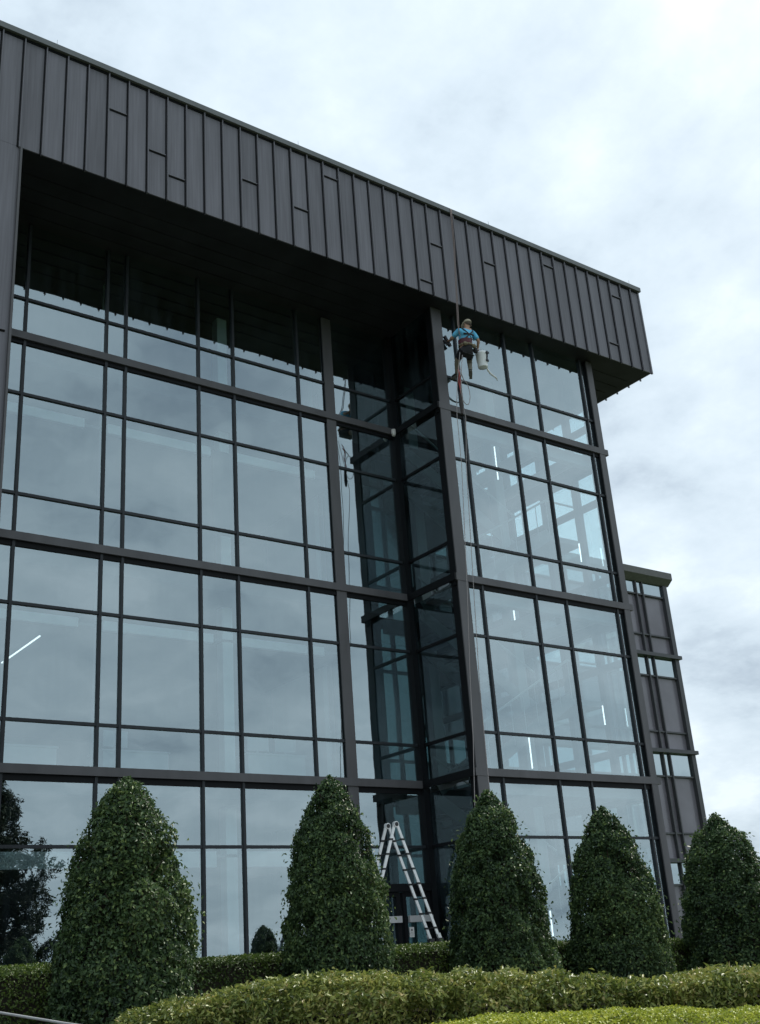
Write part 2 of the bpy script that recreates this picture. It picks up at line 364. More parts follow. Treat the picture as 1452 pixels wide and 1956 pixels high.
for x in (8.92, 11.96, 5.2, 2.0):
    w = .045 if x == 8.92 else .13
    MB().box(x - w, x + w, 21.25, 21.25 + 2 * w, GZ + .3, ZB).build('interior_column', WHITE, B)
MB().box(11.30, 11.88, 20.6, 20.66, 9.15, 11.2).build('dark_board', simple('dark_board_grey', (0.05, 0.045, 0.045), 0.9), B)  # plain dark board behind the pane, making a darker patch
# stairwell in the glazed bay: flights, landings, beams and columns
st = MB()
for k, z0 in enumerate((-.745, 3.7, 8.05)):
    zm = z0 + 2.15
    n = 12
    for i in range(n):
        x = 17.0 + i * .28; z = z0 + .18 * (i + 1); st.box(x, x + .3, YB + 1.0, YB + 2.1, z - .05, z)
    st.box(20.4, XS - .2, YB + 1.0, YB + 3.3, zm - .15, zm)
    for i in range(n):
        x = 20.1 - i * .28; z = zm + .18 * (i + 1); st.box(x, x + .3, YB + 2.25, YB + 3.3, z - .05, z)
    for y in (YB + .98, YB + 2.12): st.bar((16.9, y, z0 + .0), (20.45, y, zm - .0), .06, .32, mi=0)
    for y in (YB + 2.22, YB + 3.32): st.bar((20.5, y, zm - .05), (16.9, y, z0 + 4.25), .06, .32)
st.build('staircase', simple('stair_steel', (0.2, 0.21, 0.22), 0.6), B)
hr = MB()
for k, z0 in enumerate((-.745, 3.7, 8.05)):
    zm = z0 + 2.15
    for y in (YB + .95,): hr.tube([(16.9, y, z0 + 1.05), (20.45, y, zm + .95), (21.5, y, zm + .95)], .028)
    hr.tube([(20.5, YB + 2.2, zm + .95), (16.9, YB + 2.2, z0 + 5.2)], .028)
    for i in range(9):
        x = 17.1 + i * .42; hr.tube([(x, YB + .95, z0 + (x - 16.9) * .6), (x, YB + .95, z0 + 1.05 + (x - 16.9) * .575)], .012, 5)
hr.build('handrail', simple('pale_rail_steel', (0.5, 0.52, 0.53), 0.4), B)
bm = MB()
for k in range(3):
    z = ZF[k] + .1
    bm.box(16.5, XS - .2, YB + .22, YB + .40, z - .42, z - .1)
    for x in (17.9, 19.6, 21.0): bm.box(x, x + .16, YB + .41, YB + 3.4, z - .40, z - .12)
for x, y in ((20.05, 20.6), (18.3, 22.0), (17.1, 24.5), (21.4, 23.4)): bm.box(x - .16, x + .16, y - .16, y + .16, GZ + .3, ZB)
bm.build('steel_beams', simple('pale_structure_paint', (0.38, 0.40, 0.41), 0.6), B)
wl = MB(); wl.box(16.2, 18.7, 23.4, 23.5, GZ + .3, ZB); wl.box(15.36, 15.5, 22.6, 26.0, GZ + .3, ZB); wl.build('core_and_dimming_wall', simple('pale_core_paint', (0.55, 0.57, 0.57), 0.7), B)  # wide wall added to dim the view through to the side windows
for x, y, z0, z1 in [(a * .934, 19.15, b * .934, c * .934) for a, b, c in ((20.09, 12.2, 13.2), (20.09, 8.18, 8.72), (20.09, 4.33, 5.11), (20.11, .39, .98), (22.97, 10.24, 10.79), (22.97, 5.6, 6.12))]:
    MB().box(x - .012, x + .012, y - .012, y + .012, z0, z1).build('strip_light', LAMP, B)
MB().bar((7.86, 21.65, 6.70), (7.86, 23.9, 6.70), .03, .02).build('strip_light', LAMP, B)

# entrance doors in the inner corner, between the wide pier and the corner post
dr = MB()
for x0, x1 in ((14.33, 15.22), (15.30, 16.05)):
    for a, b in ((x0, x0 + .09), (x1 - .09, x1)): dr.box(a, b, YW - .06, YW + .05, -.74, 1.45)
    dr.box(x0 + .091, x1 - .091, YW - .06, YW + .05, -.74, -.5); dr.box(x0 + .091, x1 - .091, YW - .06, YW + .05, 1.36, 1.449)
dr.box(14.30, 16.06, YW - .10, YW + .07, 1.46, 1.62)
dr.build('entrance_door', FRAMEU, B)
pb = MB(); pb.box(14.44, 15.20, YW - .13, YW - .07, .845, .975)
pb.build('push_bar', simple('pale_aluminium_plate', (0.62, 0.62, 0.62), 0.4, metal=0.2), B)
pb = MB(); pb.box(15.40, 16.03, YW - .13, YW - .07, .845, .975)
pb.build('push_bar', simple('pale_aluminium_plate_b', (0.58, 0.58, 0.58), 0.4, metal=0.2), B)
ns = MB(); ns.box(15.41, 15.53, YW - .075, YW - .064, .55, .75, 0); ns.box(15.45, 15.485, YW - .078, YW - .0755, .675, .71, 1)
for z in (.64, .615, .59): ns.box(15.435, 15.505, YW - .078, YW - .0755, z, z + .008, 2)
ns.build('door_notice', [simple('notice_paper', (0.75, 0.75, 0.73), 0.6), simple('notice_ink', (0.05, 0.05, 0.05), 0.6), simple('notice_grey', (0.35, 0.35, 0.35), 0.6)], B)
sn = MB(); sn.tube([(16.0, 19.83, 12.47), (16.0, 19.83, 12.37), (16.0, 19.83, 12.31), (16.0, 19.83, 12.28)], [.055, .06, .045, .015], 12)
sn.build('dome_camera', simple('white_plastic', (0.75, 0.73, 0.7), 0.4), B, smooth=True)

# roof lightning rods
for i, (x, lab) in enumerate(((6.29, 'thin lightning rod on the coping near the left end of the roof'), (12.23, 'thin lightning rod on the coping above the middle of the dark recess'),
                              (18.28, 'thin lightning rod on the coping just right of the rope'), (23.85, 'thin lightning rod on the far right corner of the roof'))):
    m = MB(); m.tube([(x, 17.87, ZT + .05), (x, 17.87, ZT + .08)], .03); m.tube([(x, 17.87, ZT + .06), (x, 17.87, ZT + .40)], [.008, .004], 6)
    o = m.build('lightning_rod', simple('rod_metal', (0.25, 0.25, 0.26), 0.4, metal=0.6) if i == 0 else bpy.data.materials['rod_metal'])
    tag(o, lab, 'lightning rod', 'lightning rods along the roof edge')

# ------------------------------------------------------------------ far wing
Wg = empty('office_wing', (22.5, 32.57, GZ)); tag(Wg, 'lower grey panelled wing with pale cornice standing behind the right end', 'building')
YR = 32.57; XA, XB = 22.0, 41.80
wb = MB(); wb.box(XA, 42.0, YR + .12, 46, GZ, 15.84); wb.build('wall', WPAN, Wg)
lv = [15.85, 15.24, 13.30, 12.41, 11.36, 8.83, 8.03, 6.87, 4.45, 3.40, 2.36, .30]
mxs = [XA] + sorted([39.92 - 2.5 * i for i in range(0, 7)] + [40.37 - 2.5 * i for i in range(0, 7)]) + [XB]
mxs = [XA, 24.92, 25.37, 27.42, 27.87, 29.92, 30.37, 32.42, 32.87, 34.92, 35.37, 37.42, 37.87, 39.92, 40.37, XB]
for x in mxs[1:-1]: MB().box(x - .035, x + .035, YR - .04, YR + .11, GZ, 15.84).build('mullion', WTRIM, Wg)
hm = MB()
for z in (15.24, 13.30, 11.36, 8.83, 6.87, 4.45, 2.36): hm.box(XA, XB, YR, YR + .1, z - .035, z + .035)
hm.build('transom', WTRIM, Wg)
pm = MB(); pm.box(XB, XB + .27, YR - .07, YR + .14, GZ, 15.84); pm.build('corner_post', WTRIM, Wg)
for z in (12.41, 8.03, 3.40): MB().box(XA, XB + .36, YR - .2, YR + .11, z - .16, z).build('ledge', WTRIM, Wg)
for a, b in zip(mxs[:-1], mxs[1:]):
    for z0, z1 in ((15.24, 15.84), (11.36, 12.25), (6.87, 7.87), (2.36, 3.24)):
        m = MB(); t = random.uniform(-.01, .01); m.quad((a, YR + .05, z0), (b, YR + .05 + t, z0), (b, YR + .05 + t, z1), (a, YR + .05, z1)); m.build('window_pane', WGLASS, Wg)
cr_ = MB(); cr_.prism([(YR + .1, 15.845), (YR - .05, 15.845), (YR - .36, 16.10), (YR - .36, 16.42), (YR + .1, 16.42)], XA, 42.22)
cr_.box(42.05, 42.219, YR + .101, 46, 16.0, 16.419); cr_.build('cornice', WCOR, Wg)
cr_ = MB(); cr_.box(XA, 42.1, YR + .101, 46, 15.845, 16.4); cr_.build('roof', WTRIM, Wg)

# ------------------------------------------------------------------ foliage
def leaves(P, Nrm, L_, Wd, shade, name, m, parent=None, tilt=0.6, fold=0.25, group_idx=None):
    """one folded pointed leaf (two quads) at each point P, roughly facing Nrm"""
    n = len(P); P = np.asarray(P, float); Nrm = np.asarray(Nrm, float)
    nn = Nrm + rng.normal(0, tilt, (n, 3)); nn /= np.linalg.norm(nn, axis=1)[:, None] + 1e-9
    a = rng.normal(0, 1, (n, 3)); a[:, 2] += 0.5; d = a - nn * (a * nn).sum(1)[:, None]; d /= np.linalg.norm(d, axis=1)[:, None] + 1e-9
    s = np.cross(nn, d)
    L_ = (L_ * rng.uniform(.7, 1.25, n))[:, None]; Wd = (Wd * rng.uniform(.75, 1.2, n))[:, None]
    base = P - d * L_ * .5; tip = P + d * L_ * .5 - nn * L_ * .15
    lf = P - d * L_ * .08 + s * Wd * .5 + nn * Wd * fold; rt = P - d * L_ * .08 - s * Wd * .5 + nn * Wd * fold
    V = np.stack([base, rt, tip, lf], 1).reshape(-1, 3)
    me = bpy.data.meshes.new(name); me.vertices.add(n * 4); me.vertices.foreach_set('co', V.ravel())
    me.loops.add(n * 6); me.polygons.add(n * 2)
    idx = (np.arange(n) * 4)[:, None] + np.array([0, 1, 2, 0, 2, 3])[None]
    me.loops.foreach_set('vertex_index', idx.ravel().astype(np.int32)); me.polygons.foreach_set('loop_start', (np.arange(n * 2) * 3).astype(np.int32))
    me.update(calc_edges=True); me.validate()
    at = me.attributes.new('shade', 'FLOAT', 'POINT'); at.data.foreach_set('value', np.repeat(np.clip(shade, 0, 1), 4).astype(np.float32))
    me.materials.append(m)
    o = bpy.data.objects.new(name, me); COL.objects.link(o); o.parent = parent; return o

def vnoise(P, f, seed):
    """cheap smooth value noise, sum of sines"""
    r = np.random.default_rng(seed); s = 0
    for i in range(7):
        k = r.normal(0, 1, 3) * f; s = s + np.sin(P @ k + r.uniform(0, 6.28))
    return s / 7 * 1.6

HOLLY = leaf_mat('holly_leaves', [(0.021, 0.043, 0.022), (0.052, 0.096, 0.038), (0.094, 0.155, 0.055), (0.20, 0.27, 0.085)], trans=0.25, rough=0.45, spec=0.3)
CLIP = leaf_mat('clipped_hedge_leaves', [(0.03, 0.06, 0.012), (0.07, 0.12, 0.02), (0.15, 0.22, 0.035)], trans=0.25, rough=0.5)
GOLD = leaf_mat('golden_hedge_leaves', [(0.035, 0.06, 0.015), (0.12, 0.165, 0.035), (0.32, 0.35, 0.09), (0.46, 0.36, 0.16)], trans=0.25, rough=0.42)
LIME = leaf_mat('lime_boxwood_leaves', [(0.13, 0.18, 0.02), (0.34, 0.40, 0.045), (0.62, 0.62, 0.12)], trans=0.3, rough=0.5)
PINE = leaf_mat('pine_needles', [(0.012, 0.022, 0.012), (0.02, 0.035, 0.016), (0.03, 0.045, 0.02)], trans=0.1, rough=0.6)
BARK = simple('brown_bark', (0.07, 0.05, 0.035), 0.9, var=0.3, vscale=8, bump=0.5)
TWIG = simple('dark_twigs', (0.035, 0.03, 0.02), 0.95, var=0.3, vscale=20)

def cone_profile(h, H, Wm):
    """half width at height h of a bullet shaped clipped holly"""
    t = (H - h) / H                       # 0 tip, 1 base
    xs = [0, .03, .08, .185, .345, .5, .62, .78, .92, 1.0]
    ys = [0.05, .22, .40, .67, .87, .97, 1.0, .98, .90, .65]
    return np.interp(t, xs, ys) * Wm
def make_cone(H, Wm, seed, nleaf=60000):
    r = np.random.default_rng(seed)
    root = empty('conical_holly')
    th = r.uniform(0, 2 * np.pi, nleaf); u = r.uniform(0, 1, nleaf)
    # heights weighted by local circumference
    hh = np.linspace(0.03, H, 400); w = cone_profile(hh, H, Wm) + .04; cdf = np.cumsum(w); cdf /= cdf[-1]
    h = np.interp(u, cdf, hh)
    rad = cone_profile(h, H, Wm)
    # lumps: pruned sprays and hollows
    Q = np.stack([np.cos(th) * rad, np.sin(th) * rad, h], 1)
    taper = np.clip(rad / (Wm * .6), .25, 1)
    clump = vnoise(Q, 13, seed + 2) * .6 + vnoise(Q, 30, seed + 3) * .6
    lump = (vnoise(Q, 2.6, seed) * .014 + vnoise(Q, 7, seed + 1) * .020 + clump * .050) * taper
    depth = r.exponential(.045, nleaf); depth = np.minimum(depth, .24)
    hol = np.clip(-vnoise(Q, 9, seed + 31) - .22, 0, .45) * 2; depth = depth + hol * .15 * (1 - np.clip((h - H + .35) / .35, 0, 1))
    depth = np.where(r.uniform(0, 1, nleaf) < .015, -r.uniform(.02, .075, nleaf), depth)
    rr = np.maximum(rad * (1 + .0) + lump - depth, .005) * 1.0
    P = np.stack([np.cos(th) * rr, np.sin(th) * rr, h + r.normal(0, .012, nleaf)], 1)
    slope = np.gradient(cone_profile(hh, H, Wm), hh); sl = np.interp(h, hh, slope)
    nz = -sl; nx = np.cos(th); ny = np.sin(th); Nn = np.stack([nx, ny, nz + .25], 1); Nn /= np.linalg.norm(Nn, axis=1)[:, None]
    sh = .40 + vnoise(P, 2.2, seed + 5) * .16 + clump * .16 + r.normal(0, .19, nleaf)
    young = (r.uniform(0, 1, nleaf) < .07 + .05 * (vnoise(P, 4, seed + 9) > .2)); sh[young] += .45
    dead = r.uniform(0, 1, nleaf) < .006; sh[dead] = 0
    leaves(P, Nn, .038, .021, sh, 'crown', HOLLY, root, tilt=.75)
    # stray shoots
    m = MB()
    m.tube([(0, 0, -.05), (.01, 0, .5), (0, .01, 1.4), (0, 0, H * .93)], [.06, .05, .035, .01], 8)
    for i in range(90):
        z = r.uniform(.2, H * .93); a = r.uniform(0, 6.28); q = cone_profile(z, H, Wm) * .85
        m.tube([(0, 0, z - .15 * q), (math.cos(a) * q * .5, math.sin(a) * q * .5, z), (math.cos(a) * q, math.sin(a) * q, z + q * .35)], [.014, .009, .004], 4, cap=False)
    m.build('trunk', BARK, root)
    # inner twig mass
    k = MB(); seg = 20; hs = np.linspace(.02, H - .12, 16)
    for j, z in enumerate(hs):
        q = max(cone_profile(z, H, Wm) - .20, .01)
        for i in range(seg): k.v.append((math.cos(i / seg * 6.2832) * q * r.uniform(.9, 1.05), math.sin(i / seg * 6.2832) * q * r.uniform(.9, 1.05), z))
    for j in range(15):
        for i in range(seg): k.f.append((j*seg+i, j*seg+(i+1) % seg, (j+1)*seg+(i+1) % seg, (j+1)*seg+i)); k.m.append(0)
    k.build('inner_twigs', TWIG, root)
    return root
def copy_tree(o):
    c = o.copy(); COL.objects.link(c)
    for ch in list(o.children):
        d = ch.copy(); COL.objects.link(d); d.parent = c
    return c
YC = 8.6
cg = 'clipped conical hollies in a row in front of the glass facade'
protoA = make_cone(2.7, .555, 11); protoB = make_cone(2.7, .53, 23); protoC = make_cone(2.7, .535, 71)
spots = [  # x, top z, width scale, rot, proto, label
    (3.90, 1.53, 1.0, 0.3, protoA, 'clipped conical holly at the far left, nearest the camera, largest of the row'),
    (5.86, 1.60, .90, 2.1, protoB, 'clipped conical holly standing in front of the left foot of the ladder'),
    (7.76, 1.53, .96, 4.0, protoC, 'clipped conical holly whose tip meets the hanging ropes'),
    (9.38, 1.40, .98, 1.2, protoB, 'clipped conical holly in front of the glazed stair bay, left of the last one'),
    (11.28, 1.36, 1.12, 5.2, protoC, 'clipped conical holly at the far right with open sky beside its tip'),
    (18.7, 1.37, 1.0, 2.6, protoB, 'distant clipped conical holly seen as a small dark reflection in the ground floor glass'),
]
used = set()
for x, zt, ws, rot, pr, lab in spots:
    o = pr if id(pr) not in used else copy_tree(pr)
    used.add(id(pr))
    H = 2.7; o.location = (x, YC, zt - H + .03); o.scale = (ws, ws, 1); o.rotation_euler = (0, 0, rot)
    tag(o, lab, 'shrub', cg)

def hedge(name, path, width, ztop, zbot, nleaf, L_, Wd, mt, seed, label, rough=.03, lump=.04, shade0=.45, tilt=.6, cat='hedge', round_=.12, core=.16, hollow=0.0):
    """box hedge along a path [(x,y)...]; ztop may be a list of heights along the path"""
    r = np.random.default_rng(seed)
    path = np.array(path, float); seg = np.linalg.norm(np.diff(path, axis=0), axis=1); cum = np.concatenate([[0], np.cumsum(seg)]); Lt = cum[-1]
    zt = np.array(ztop if isinstance(ztop, (list, tuple)) else [ztop] * len(path), float)
    s = r.uniform(0, Lt, nleaf)
    px = np.interp(s, cum, path[:, 0]); py = np.interp(s, cum, path[:, 1]); top = np.interp(s, cum, zt)
    i = np.clip(np.searchsorted(cum, s) - 1, 0, len(seg) - 1); d = (path[i + 1] - path[i]) / seg[i][:, None]; nrm = np.stack([d[:, 1], -d[:, 0]], 1)   # towards the viewer side
    Hh = top - zbot; per = width + 2 * Hh; t = r.uniform(0, 1, nleaf) * per
    off = np.where(t < Hh, width/2, np.where(t < Hh + width, width/2 - (t - Hh), -width/2)); z = np.where(t < Hh, zbot + t, np.where(t < Hh + width, top, top - (t - Hh - width)))
    # superelliptic rounding of the upper edges
    on = np.where(t < Hh, 1., np.where(t < Hh + width, 0., -1.)); nzv = np.where((t >= Hh) & (t < Hh + width), 1., 0.)
    e = np.abs(off) / (width/2); zc = np.clip((z - (top - round_)) / round_, 0, 1)
    off = off * (1 - .35 * (zc ** 2) * (e ** 3) * round_ / (width / 2)); z = z - round_ * .45 * (e ** 4) * zc
    # rounded ends
    endf = np.clip(np.minimum(s, Lt - s) / .3, 0, 1); endf = np.sqrt(1 - (1 - endf) ** 2); off = off * (.35 + .65 * endf); z = z - (1 - endf) * .12 * zc
    Q = np.stack([px, py, z], 1)
    hol = np.clip(-vnoise(Q, 13, seed + 31) - .2, 0, .45) * 2 * hollow * np.where(on == 0, .25, 1.) * (1 - .8 * zc)
    dl = vnoise(Q, 3, seed) * lump + vnoise(Q, 9, seed + 1) * lump * .6 + vnoise(Q, 22, seed + 2) * lump * .5 - hol - np.minimum(r.exponential(rough, nleaf), .2) + r.normal(0, rough * .3, nleaf)
    Nn = np.stack([nrm[:, 0] * on, nrm[:, 1] * on, nzv + .3], 1); Nn /= np.linalg.norm(Nn, axis=1)[:, None]
    P = np.stack([px + nrm[:, 0] * off, py + nrm[:, 1] * off, z], 1) + Nn * dl[:, None]
    sh = shade0 + vnoise(P, 2.5, seed + 4) * .14 + vnoise(P, 16, seed + 6) * .14 + r.normal(0, .18, nleaf)
    o = leaves(P, Nn, L_, Wd, sh, name, mt, tilt=tilt)
    # woody core inside
    me = o.data
    k = MB()
    for a in range(len(path) - 1):
        p, q = path[a], path[a + 1]; n_ = np.array([(q - p)[1], -(q - p)[0]]); n_ /= np.linalg.norm(n_); w2 = width/2 - core
        if a == 0: p = p + (q - p) / np.linalg.norm(q - p) * .25
        z1, z2 = zt[a] - core, zt[a + 1] - core
        A = [(*(p + n_ * w2), zbot), (*(q + n_ * w2), zbot), (*(q - n_ * w2), zbot), (*(p - n_ * w2), zbot), (*(p + n_ * w2), z1), (*(q + n_ * w2), z2), (*(q - n_ * w2), z2), (*(p - n_ * w2), z1)]
        b = len(k.v); k.v += A; k.f += [(b, b+1, b+5, b+4), (b+4, b+5, b+6, b+7), (b+2, b+3, b+7, b+6), (b+3, b, b+4, b+7), (b+1, b+2, b+6, b+5)]; k.m += [0] * 5
    kc = k.build('inner_twigs', TWIG, o)
    tag(o, label, cat); return o
hedge('clipped_hedge', [(1.0, 9.5), (3.4, 9.45), (7.3, 9.4), (9.3, 9.4), (11.37, 9.4)], .8, [.22, .21, .18, .14, .07], GZ, 150000, .028, .015, CLIP, 31,
      'dark green flat topped clipped hedge running behind the conical hollies', rough=.02, lump=.018, round_=.07, core=.07, hollow=.03)
hedge('golden_hedge', [(2.74, 6.12), (3.294, 5.671), (4.113, 5.036), (4.663, 4.609), (5.437, 4.009), (6.6, 3.1)], .75, [-.08, -.04, -.06, -.09, -.11, -.13], GZ, 150000, .034, .0135, GOLD, 47,
      'loose olive and gold leaved hedge running across the front of the conical hollies', rough=.04, lump=.045, tilt=1.0, hollow=.16)
hedge('boxwood_hedge', [(2.50, 4.50), (2.82, 4.35), (3.25, 4.11), (3.60, 3.86), (4.03, 3.55), (4.40, 3.26), (5.4, 2.5)], .62, [-.42, -.33, -.24, -.235, -.25, -.27, -.31], GZ, 70000, .017, .010, LIME, 53,
      'low bright lime green clipped hedge along the bottom right edge', rough=.012, lump=.016, round_=.06, core=.06)

# ------------------------------------------------------------------ pine behind the photographer, seen only reflected in the ground floor glass
def pine(x, y, H, Rr, seed, label):
    r = np.random.default_rng(seed); root = empty('pine_tree'); m = MB()
    m.tube([(0, 0, 0), (.1, 0, H * .4), (0, .05, H * .8), (0, 0, H)], [.28, .2, .1, .03], 10)
    pts, nr = [], []
    for i in range(110):
        z = H * (.08 + .9 * i / 110); a = i * 2.4 + r.uniform(-.4, .4); ln = Rr * (1 - (z / H) ** 1.3) * r.uniform(.65, 1.1) + .25
        p0 = Vector((0, 0, z)); p1 = Vector((math.cos(a) * ln * .6, math.sin(a) * ln * .6, z + ln * .10)); p2 = Vector((math.cos(a) * ln, math.sin(a) * ln, z + ln * .38))
        m.tube([p0, p1, p2], [.05, .03, .008], 5, cap=False)
        for j in range(44):
            t = r.uniform(.25, 1.05); c = p0.lerp(p1, t * 2) if t < .5 else p1.lerp(p2, t * 2 - 1)
            w = .16 + .4 * (1 - abs(t - .55))
            q = np.array(c) + r.normal(0, w * .42, 3) + np.array([0, 0, .08]); n_ = 22
            pts.append(q + r.normal(0, .09, (n_, 3))); nr.append(np.tile([math.cos(a) * .4, math.sin(a) * .4, .8], (n_, 1)))
    m.build('trunk', BARK, root); P = np.concatenate(pts); Nn = np.concatenate(nr)
    leaves(P, Nn, .22, .05, .5 + r.normal(0, .2, len(P)), 'crown', PINE, root, tilt=.8)
    root.location = (x, y, GZ); tag(root, label, 'tree')
pine(15.2, -10.0, 10.6, 5.6, 3, 'dark feathery pine seen reflected in the ground floor glass at far left')

# ------------------------------------------------------------------ thin rail at bottom left
ALU = simple('brushed_aluminium', (0.62, 0.63, 0.63), 0.35, metal=0.7, var=0.12, vscale=10)
m = MB(); m.tube([(1.37, 5.57, .03), (1.821, 5.295, -.065), (2.04, 5.126, -.125), (2.4, 4.86, -.215)], .0055, 8)
rail = m.build('garden_rail', simple('weathered_grey_rail', (0.3, 0.31, 0.32), 0.6, var=0.2, vscale=12)); tag(rail, 'thin pale metal rail crossing the bottom left corner', 'rail')
m = MB(); m.tube([(1.5, 5.53, .02), (1.5, 5.53, GZ)], .012, 8); m.tube([(2.38, 4.875, -.21), (2.38, 4.875, GZ)], .012, 8); m.build('rail_post', ALU, rail)

# ------------------------------------------------------------------ stepladder (A-frame, telescoping)
def ladder():
    root = empty('step_ladder', (14.1, 18.55, -.78)); tag(root, 'silver A-frame telescopic ladder straddling the path by the entrance', 'ladder')
    hx, hz = 14.09, 2.62; y0, y1 = 18.42, 18.70
    zb = -.775
    slope = (14.958 - 14.065) / (2.633 - .338)
    ALB = simple('bright_ladder_aluminium', (0.78, 0.79, 0.79), 0.35, metal=0.35, var=0.08, vscale=8); DK = simple('black_ladder_plastic', (0.02, 0.02, 0.022), 0.5)
    for sgn, nm in ((1, 'ladder_leg'), (-1, 'ladder_leg')):
        xf = lambda z: hx + sgn * (.035 + (hz - z) * slope)
        m = MB()
        for y, w in ((y0, 0), (y1, 0)):
            m.bar((xf(hz), y, hz), (xf(.35), y, .35), .06, .026, up=(0, 1, 0))
            s = -.028 if y == y0 else .028
            m.bar((xf(.55) , y + s, .55), (xf(zb + .04), y + s, zb + .04), .08, .024, up=(0, 1, 0), mi=1)
        o = m.build(nm, [ALB, ALU], root)
        z = hz - .28
        while z > zb + .15:
            MB().tube([(xf(z), y0, z), (xf(z), y1, z)], .010, 8).build('rung', DK, o); z -= .28
        z = hz - .28
        while z > .2:
            for y in (y0, y1): MB().box(xf(z) - .042, xf(z) + .042, y - .022, y + .022, z - .018, z + .018).build('lock_collar', DK, o)
            z -= .28
        for y in (y0, y1): MB().box(xf(.42) - .055, xf(.42) + .055, y - .045, y + .045, .36, .47).build('lock_collar', DK, o)
        for y in (y0 - .028, y1 + .028): MB().box(xf(zb) - .06, xf(zb) + .06, y - .03, y + .03, zb, zb + .06).build('foot', DK, o)
    for y in (y0, y1):
        h = MB(); h.tube([(hx, y - .035, hz + .01), (hx, y + .035, hz + .01)], .06, 20); ho = h.build('hinge', ALB, root, smooth=False)
        h = MB(); h.tube([(hx, y - .045, hz + .01), (hx, y + .045, hz + .01)], .042, 16); h.build('hinge_knob', DK, ho)
ladder()

before = set(o.name for o in COL.objects)
# ------------------------------------------------------------------ window cleaner on the ropes
def skin(name, nodes, edges, mat_, parent=None, sub=2, root=0):
    """nodes: [(co, radius)], edges: pairs; grown with a Skin modifier and baked"""
    me = bpy.data.meshes.new(name); me.from_pydata([n[0] for n in nodes], edges, []); me.update()
    o = bpy.data.objects.new(name, me); COL.objects.link(o)
    md = o.modifiers.new('skin', 'SKIN'); md.use_smooth_shade = True
    sv = me.skin_vertices[0].data if len(me.skin_vertices) else None
    if sv is None:
        bpy.context.view_layer.update(); sv = me.skin_vertices[0].data
    for i, n in enumerate(nodes):
        rr = n[1] if isinstance(n[1], (tuple, list)) else (n[1], n[1]); sv[i].radius = rr; sv[i].use_root = (i == root)
    ss = o.modifiers.new('sub', 'SUBSURF'); ss.levels = sub; ss.render_levels = sub
    dg = bpy.context.evaluated_depsgraph_get(); dg.update()
    nm = bpy.data.meshes.new_from_object(o.evaluated_get(dg)); o.modifiers.clear(); o.data = nm
    nm.materials.clear(); nm.materials.append(mat_)
    for p in nm.polygons: p.use_smooth = True
    o.parent = parent; return o
SKINM = simple('tanned_skin', (0.42, 0.25, 0.17), 0.55)
SHIRT = simple('cyan_blue_shirt', (0.13, 0.50, 0.76), 0.8, var=0.15, vscale=14, bump=0.3)
SHORT = simple('black_shorts_cloth', (0.012, 0.012, 0.016), 0.85)
PANTS = simple('grey_khaki_trousers', (0.27, 0.25, 0.21), 0.85, var=0.15, vscale=15)
BOOT = simple('dark_boot_leather', (0.03, 0.03, 0.03), 0.6)
SOLE = simple('pale_boot_sole', (0.16, 0.155, 0.14), 0.7)
CAPM = simple('tan_cap_cloth', (0.42, 0.38, 0.28), 0.85)
HAIR = simple('grey_brown_hair', (0.10, 0.08, 0.06), 0.8)
STRAP = simple('black_webbing', (0.015, 0.015, 0.02), 0.7)
STRAPR = simple('maroon_webbing', (0.09, 0.02, 0.03), 0.7)
BRONZE = simple('tan_rope_bag_cloth', (0.2, 0.17, 0.11), 0.8, var=0.2, vscale=20)
bpy.context.view_layer.update()
head = (16.442, 17.2, 14.262)
nodes = [((16.235, 17.13, 13.47), (.15, .11)),      # 0 pelvis
         ((16.255, 17.15, 13.62), (.135, .10)),     # 1 waist
         ((16.30, 17.18, 13.82), (.165, .11)),      # 2 chest
         ((16.345, 17.20, 13.99), (.15, .095)),     # 3 upper chest
         ((16.395, 17.21, 14.11), (.055, .055)),    # 4 neck
         ((16.425, 17.21, 14.20), (.075, .085)),    # 5 head low
         ((16.445, 17.20, 14.29), (.08, .095)),     # 6 head high
         ((16.13, 17.21, 13.98), (.065, .065)),     # 7 L shoulder
         ((16.06, 17.42, 13.86), (.045, .045)),     # 8 L elbow
         ((16.28, 17.70, 14.02), (.03, .03)),       # 9 L wrist
         ((16.34, 17.79, 14.09), (.036, .02)),      # 10 L palm
         ((16.57, 17.19, 14.05), (.065, .065)),     # 11 R shoulder
         ((16.68, 17.12, 13.83), (.045, .045)),     # 12 R elbow
         ((16.735, 17.24, 13.70), (.03, .03)),      # 13 R wrist
         ((16.76, 17.26, 13.645), (.036, .02)),     # 14 R palm
         ((16.12, 17.14, 13.40), (.09, .09)),       # 15 L hip
         ((16.24, 17.50, 13.31), (.062, .062)),     # 16 L knee
         ((16.40, 17.72, 13.12), (.04, .04)),       # 17 L ankle
         ((16.40, 17.88, 13.12), (.042, .035)),     # 18 L toe
         ((16.355, 17.14, 13.43), (.09, .09)),      # 19 R hip
         ((16.60, 17.44, 13.38), (.062, .062)),     # 20 R knee
         ((16.54, 17.38, 13.07), (.04, .04)),       # 21 R ankle
         ((16.64, 17.50, 13.02), (.042, .035))]     # 22 R toe
edges = [(0, 1), (1, 2), (2, 3), (3, 4), (4, 5), (5, 6), (3, 7), (7, 8), (8, 9), (9, 10), (3, 11), (11, 12), (12, 13), (13, 14),
         (0, 15), (15, 16), (16, 17), (17, 18), (0, 19), (19, 20), (20, 21), (21, 22)]
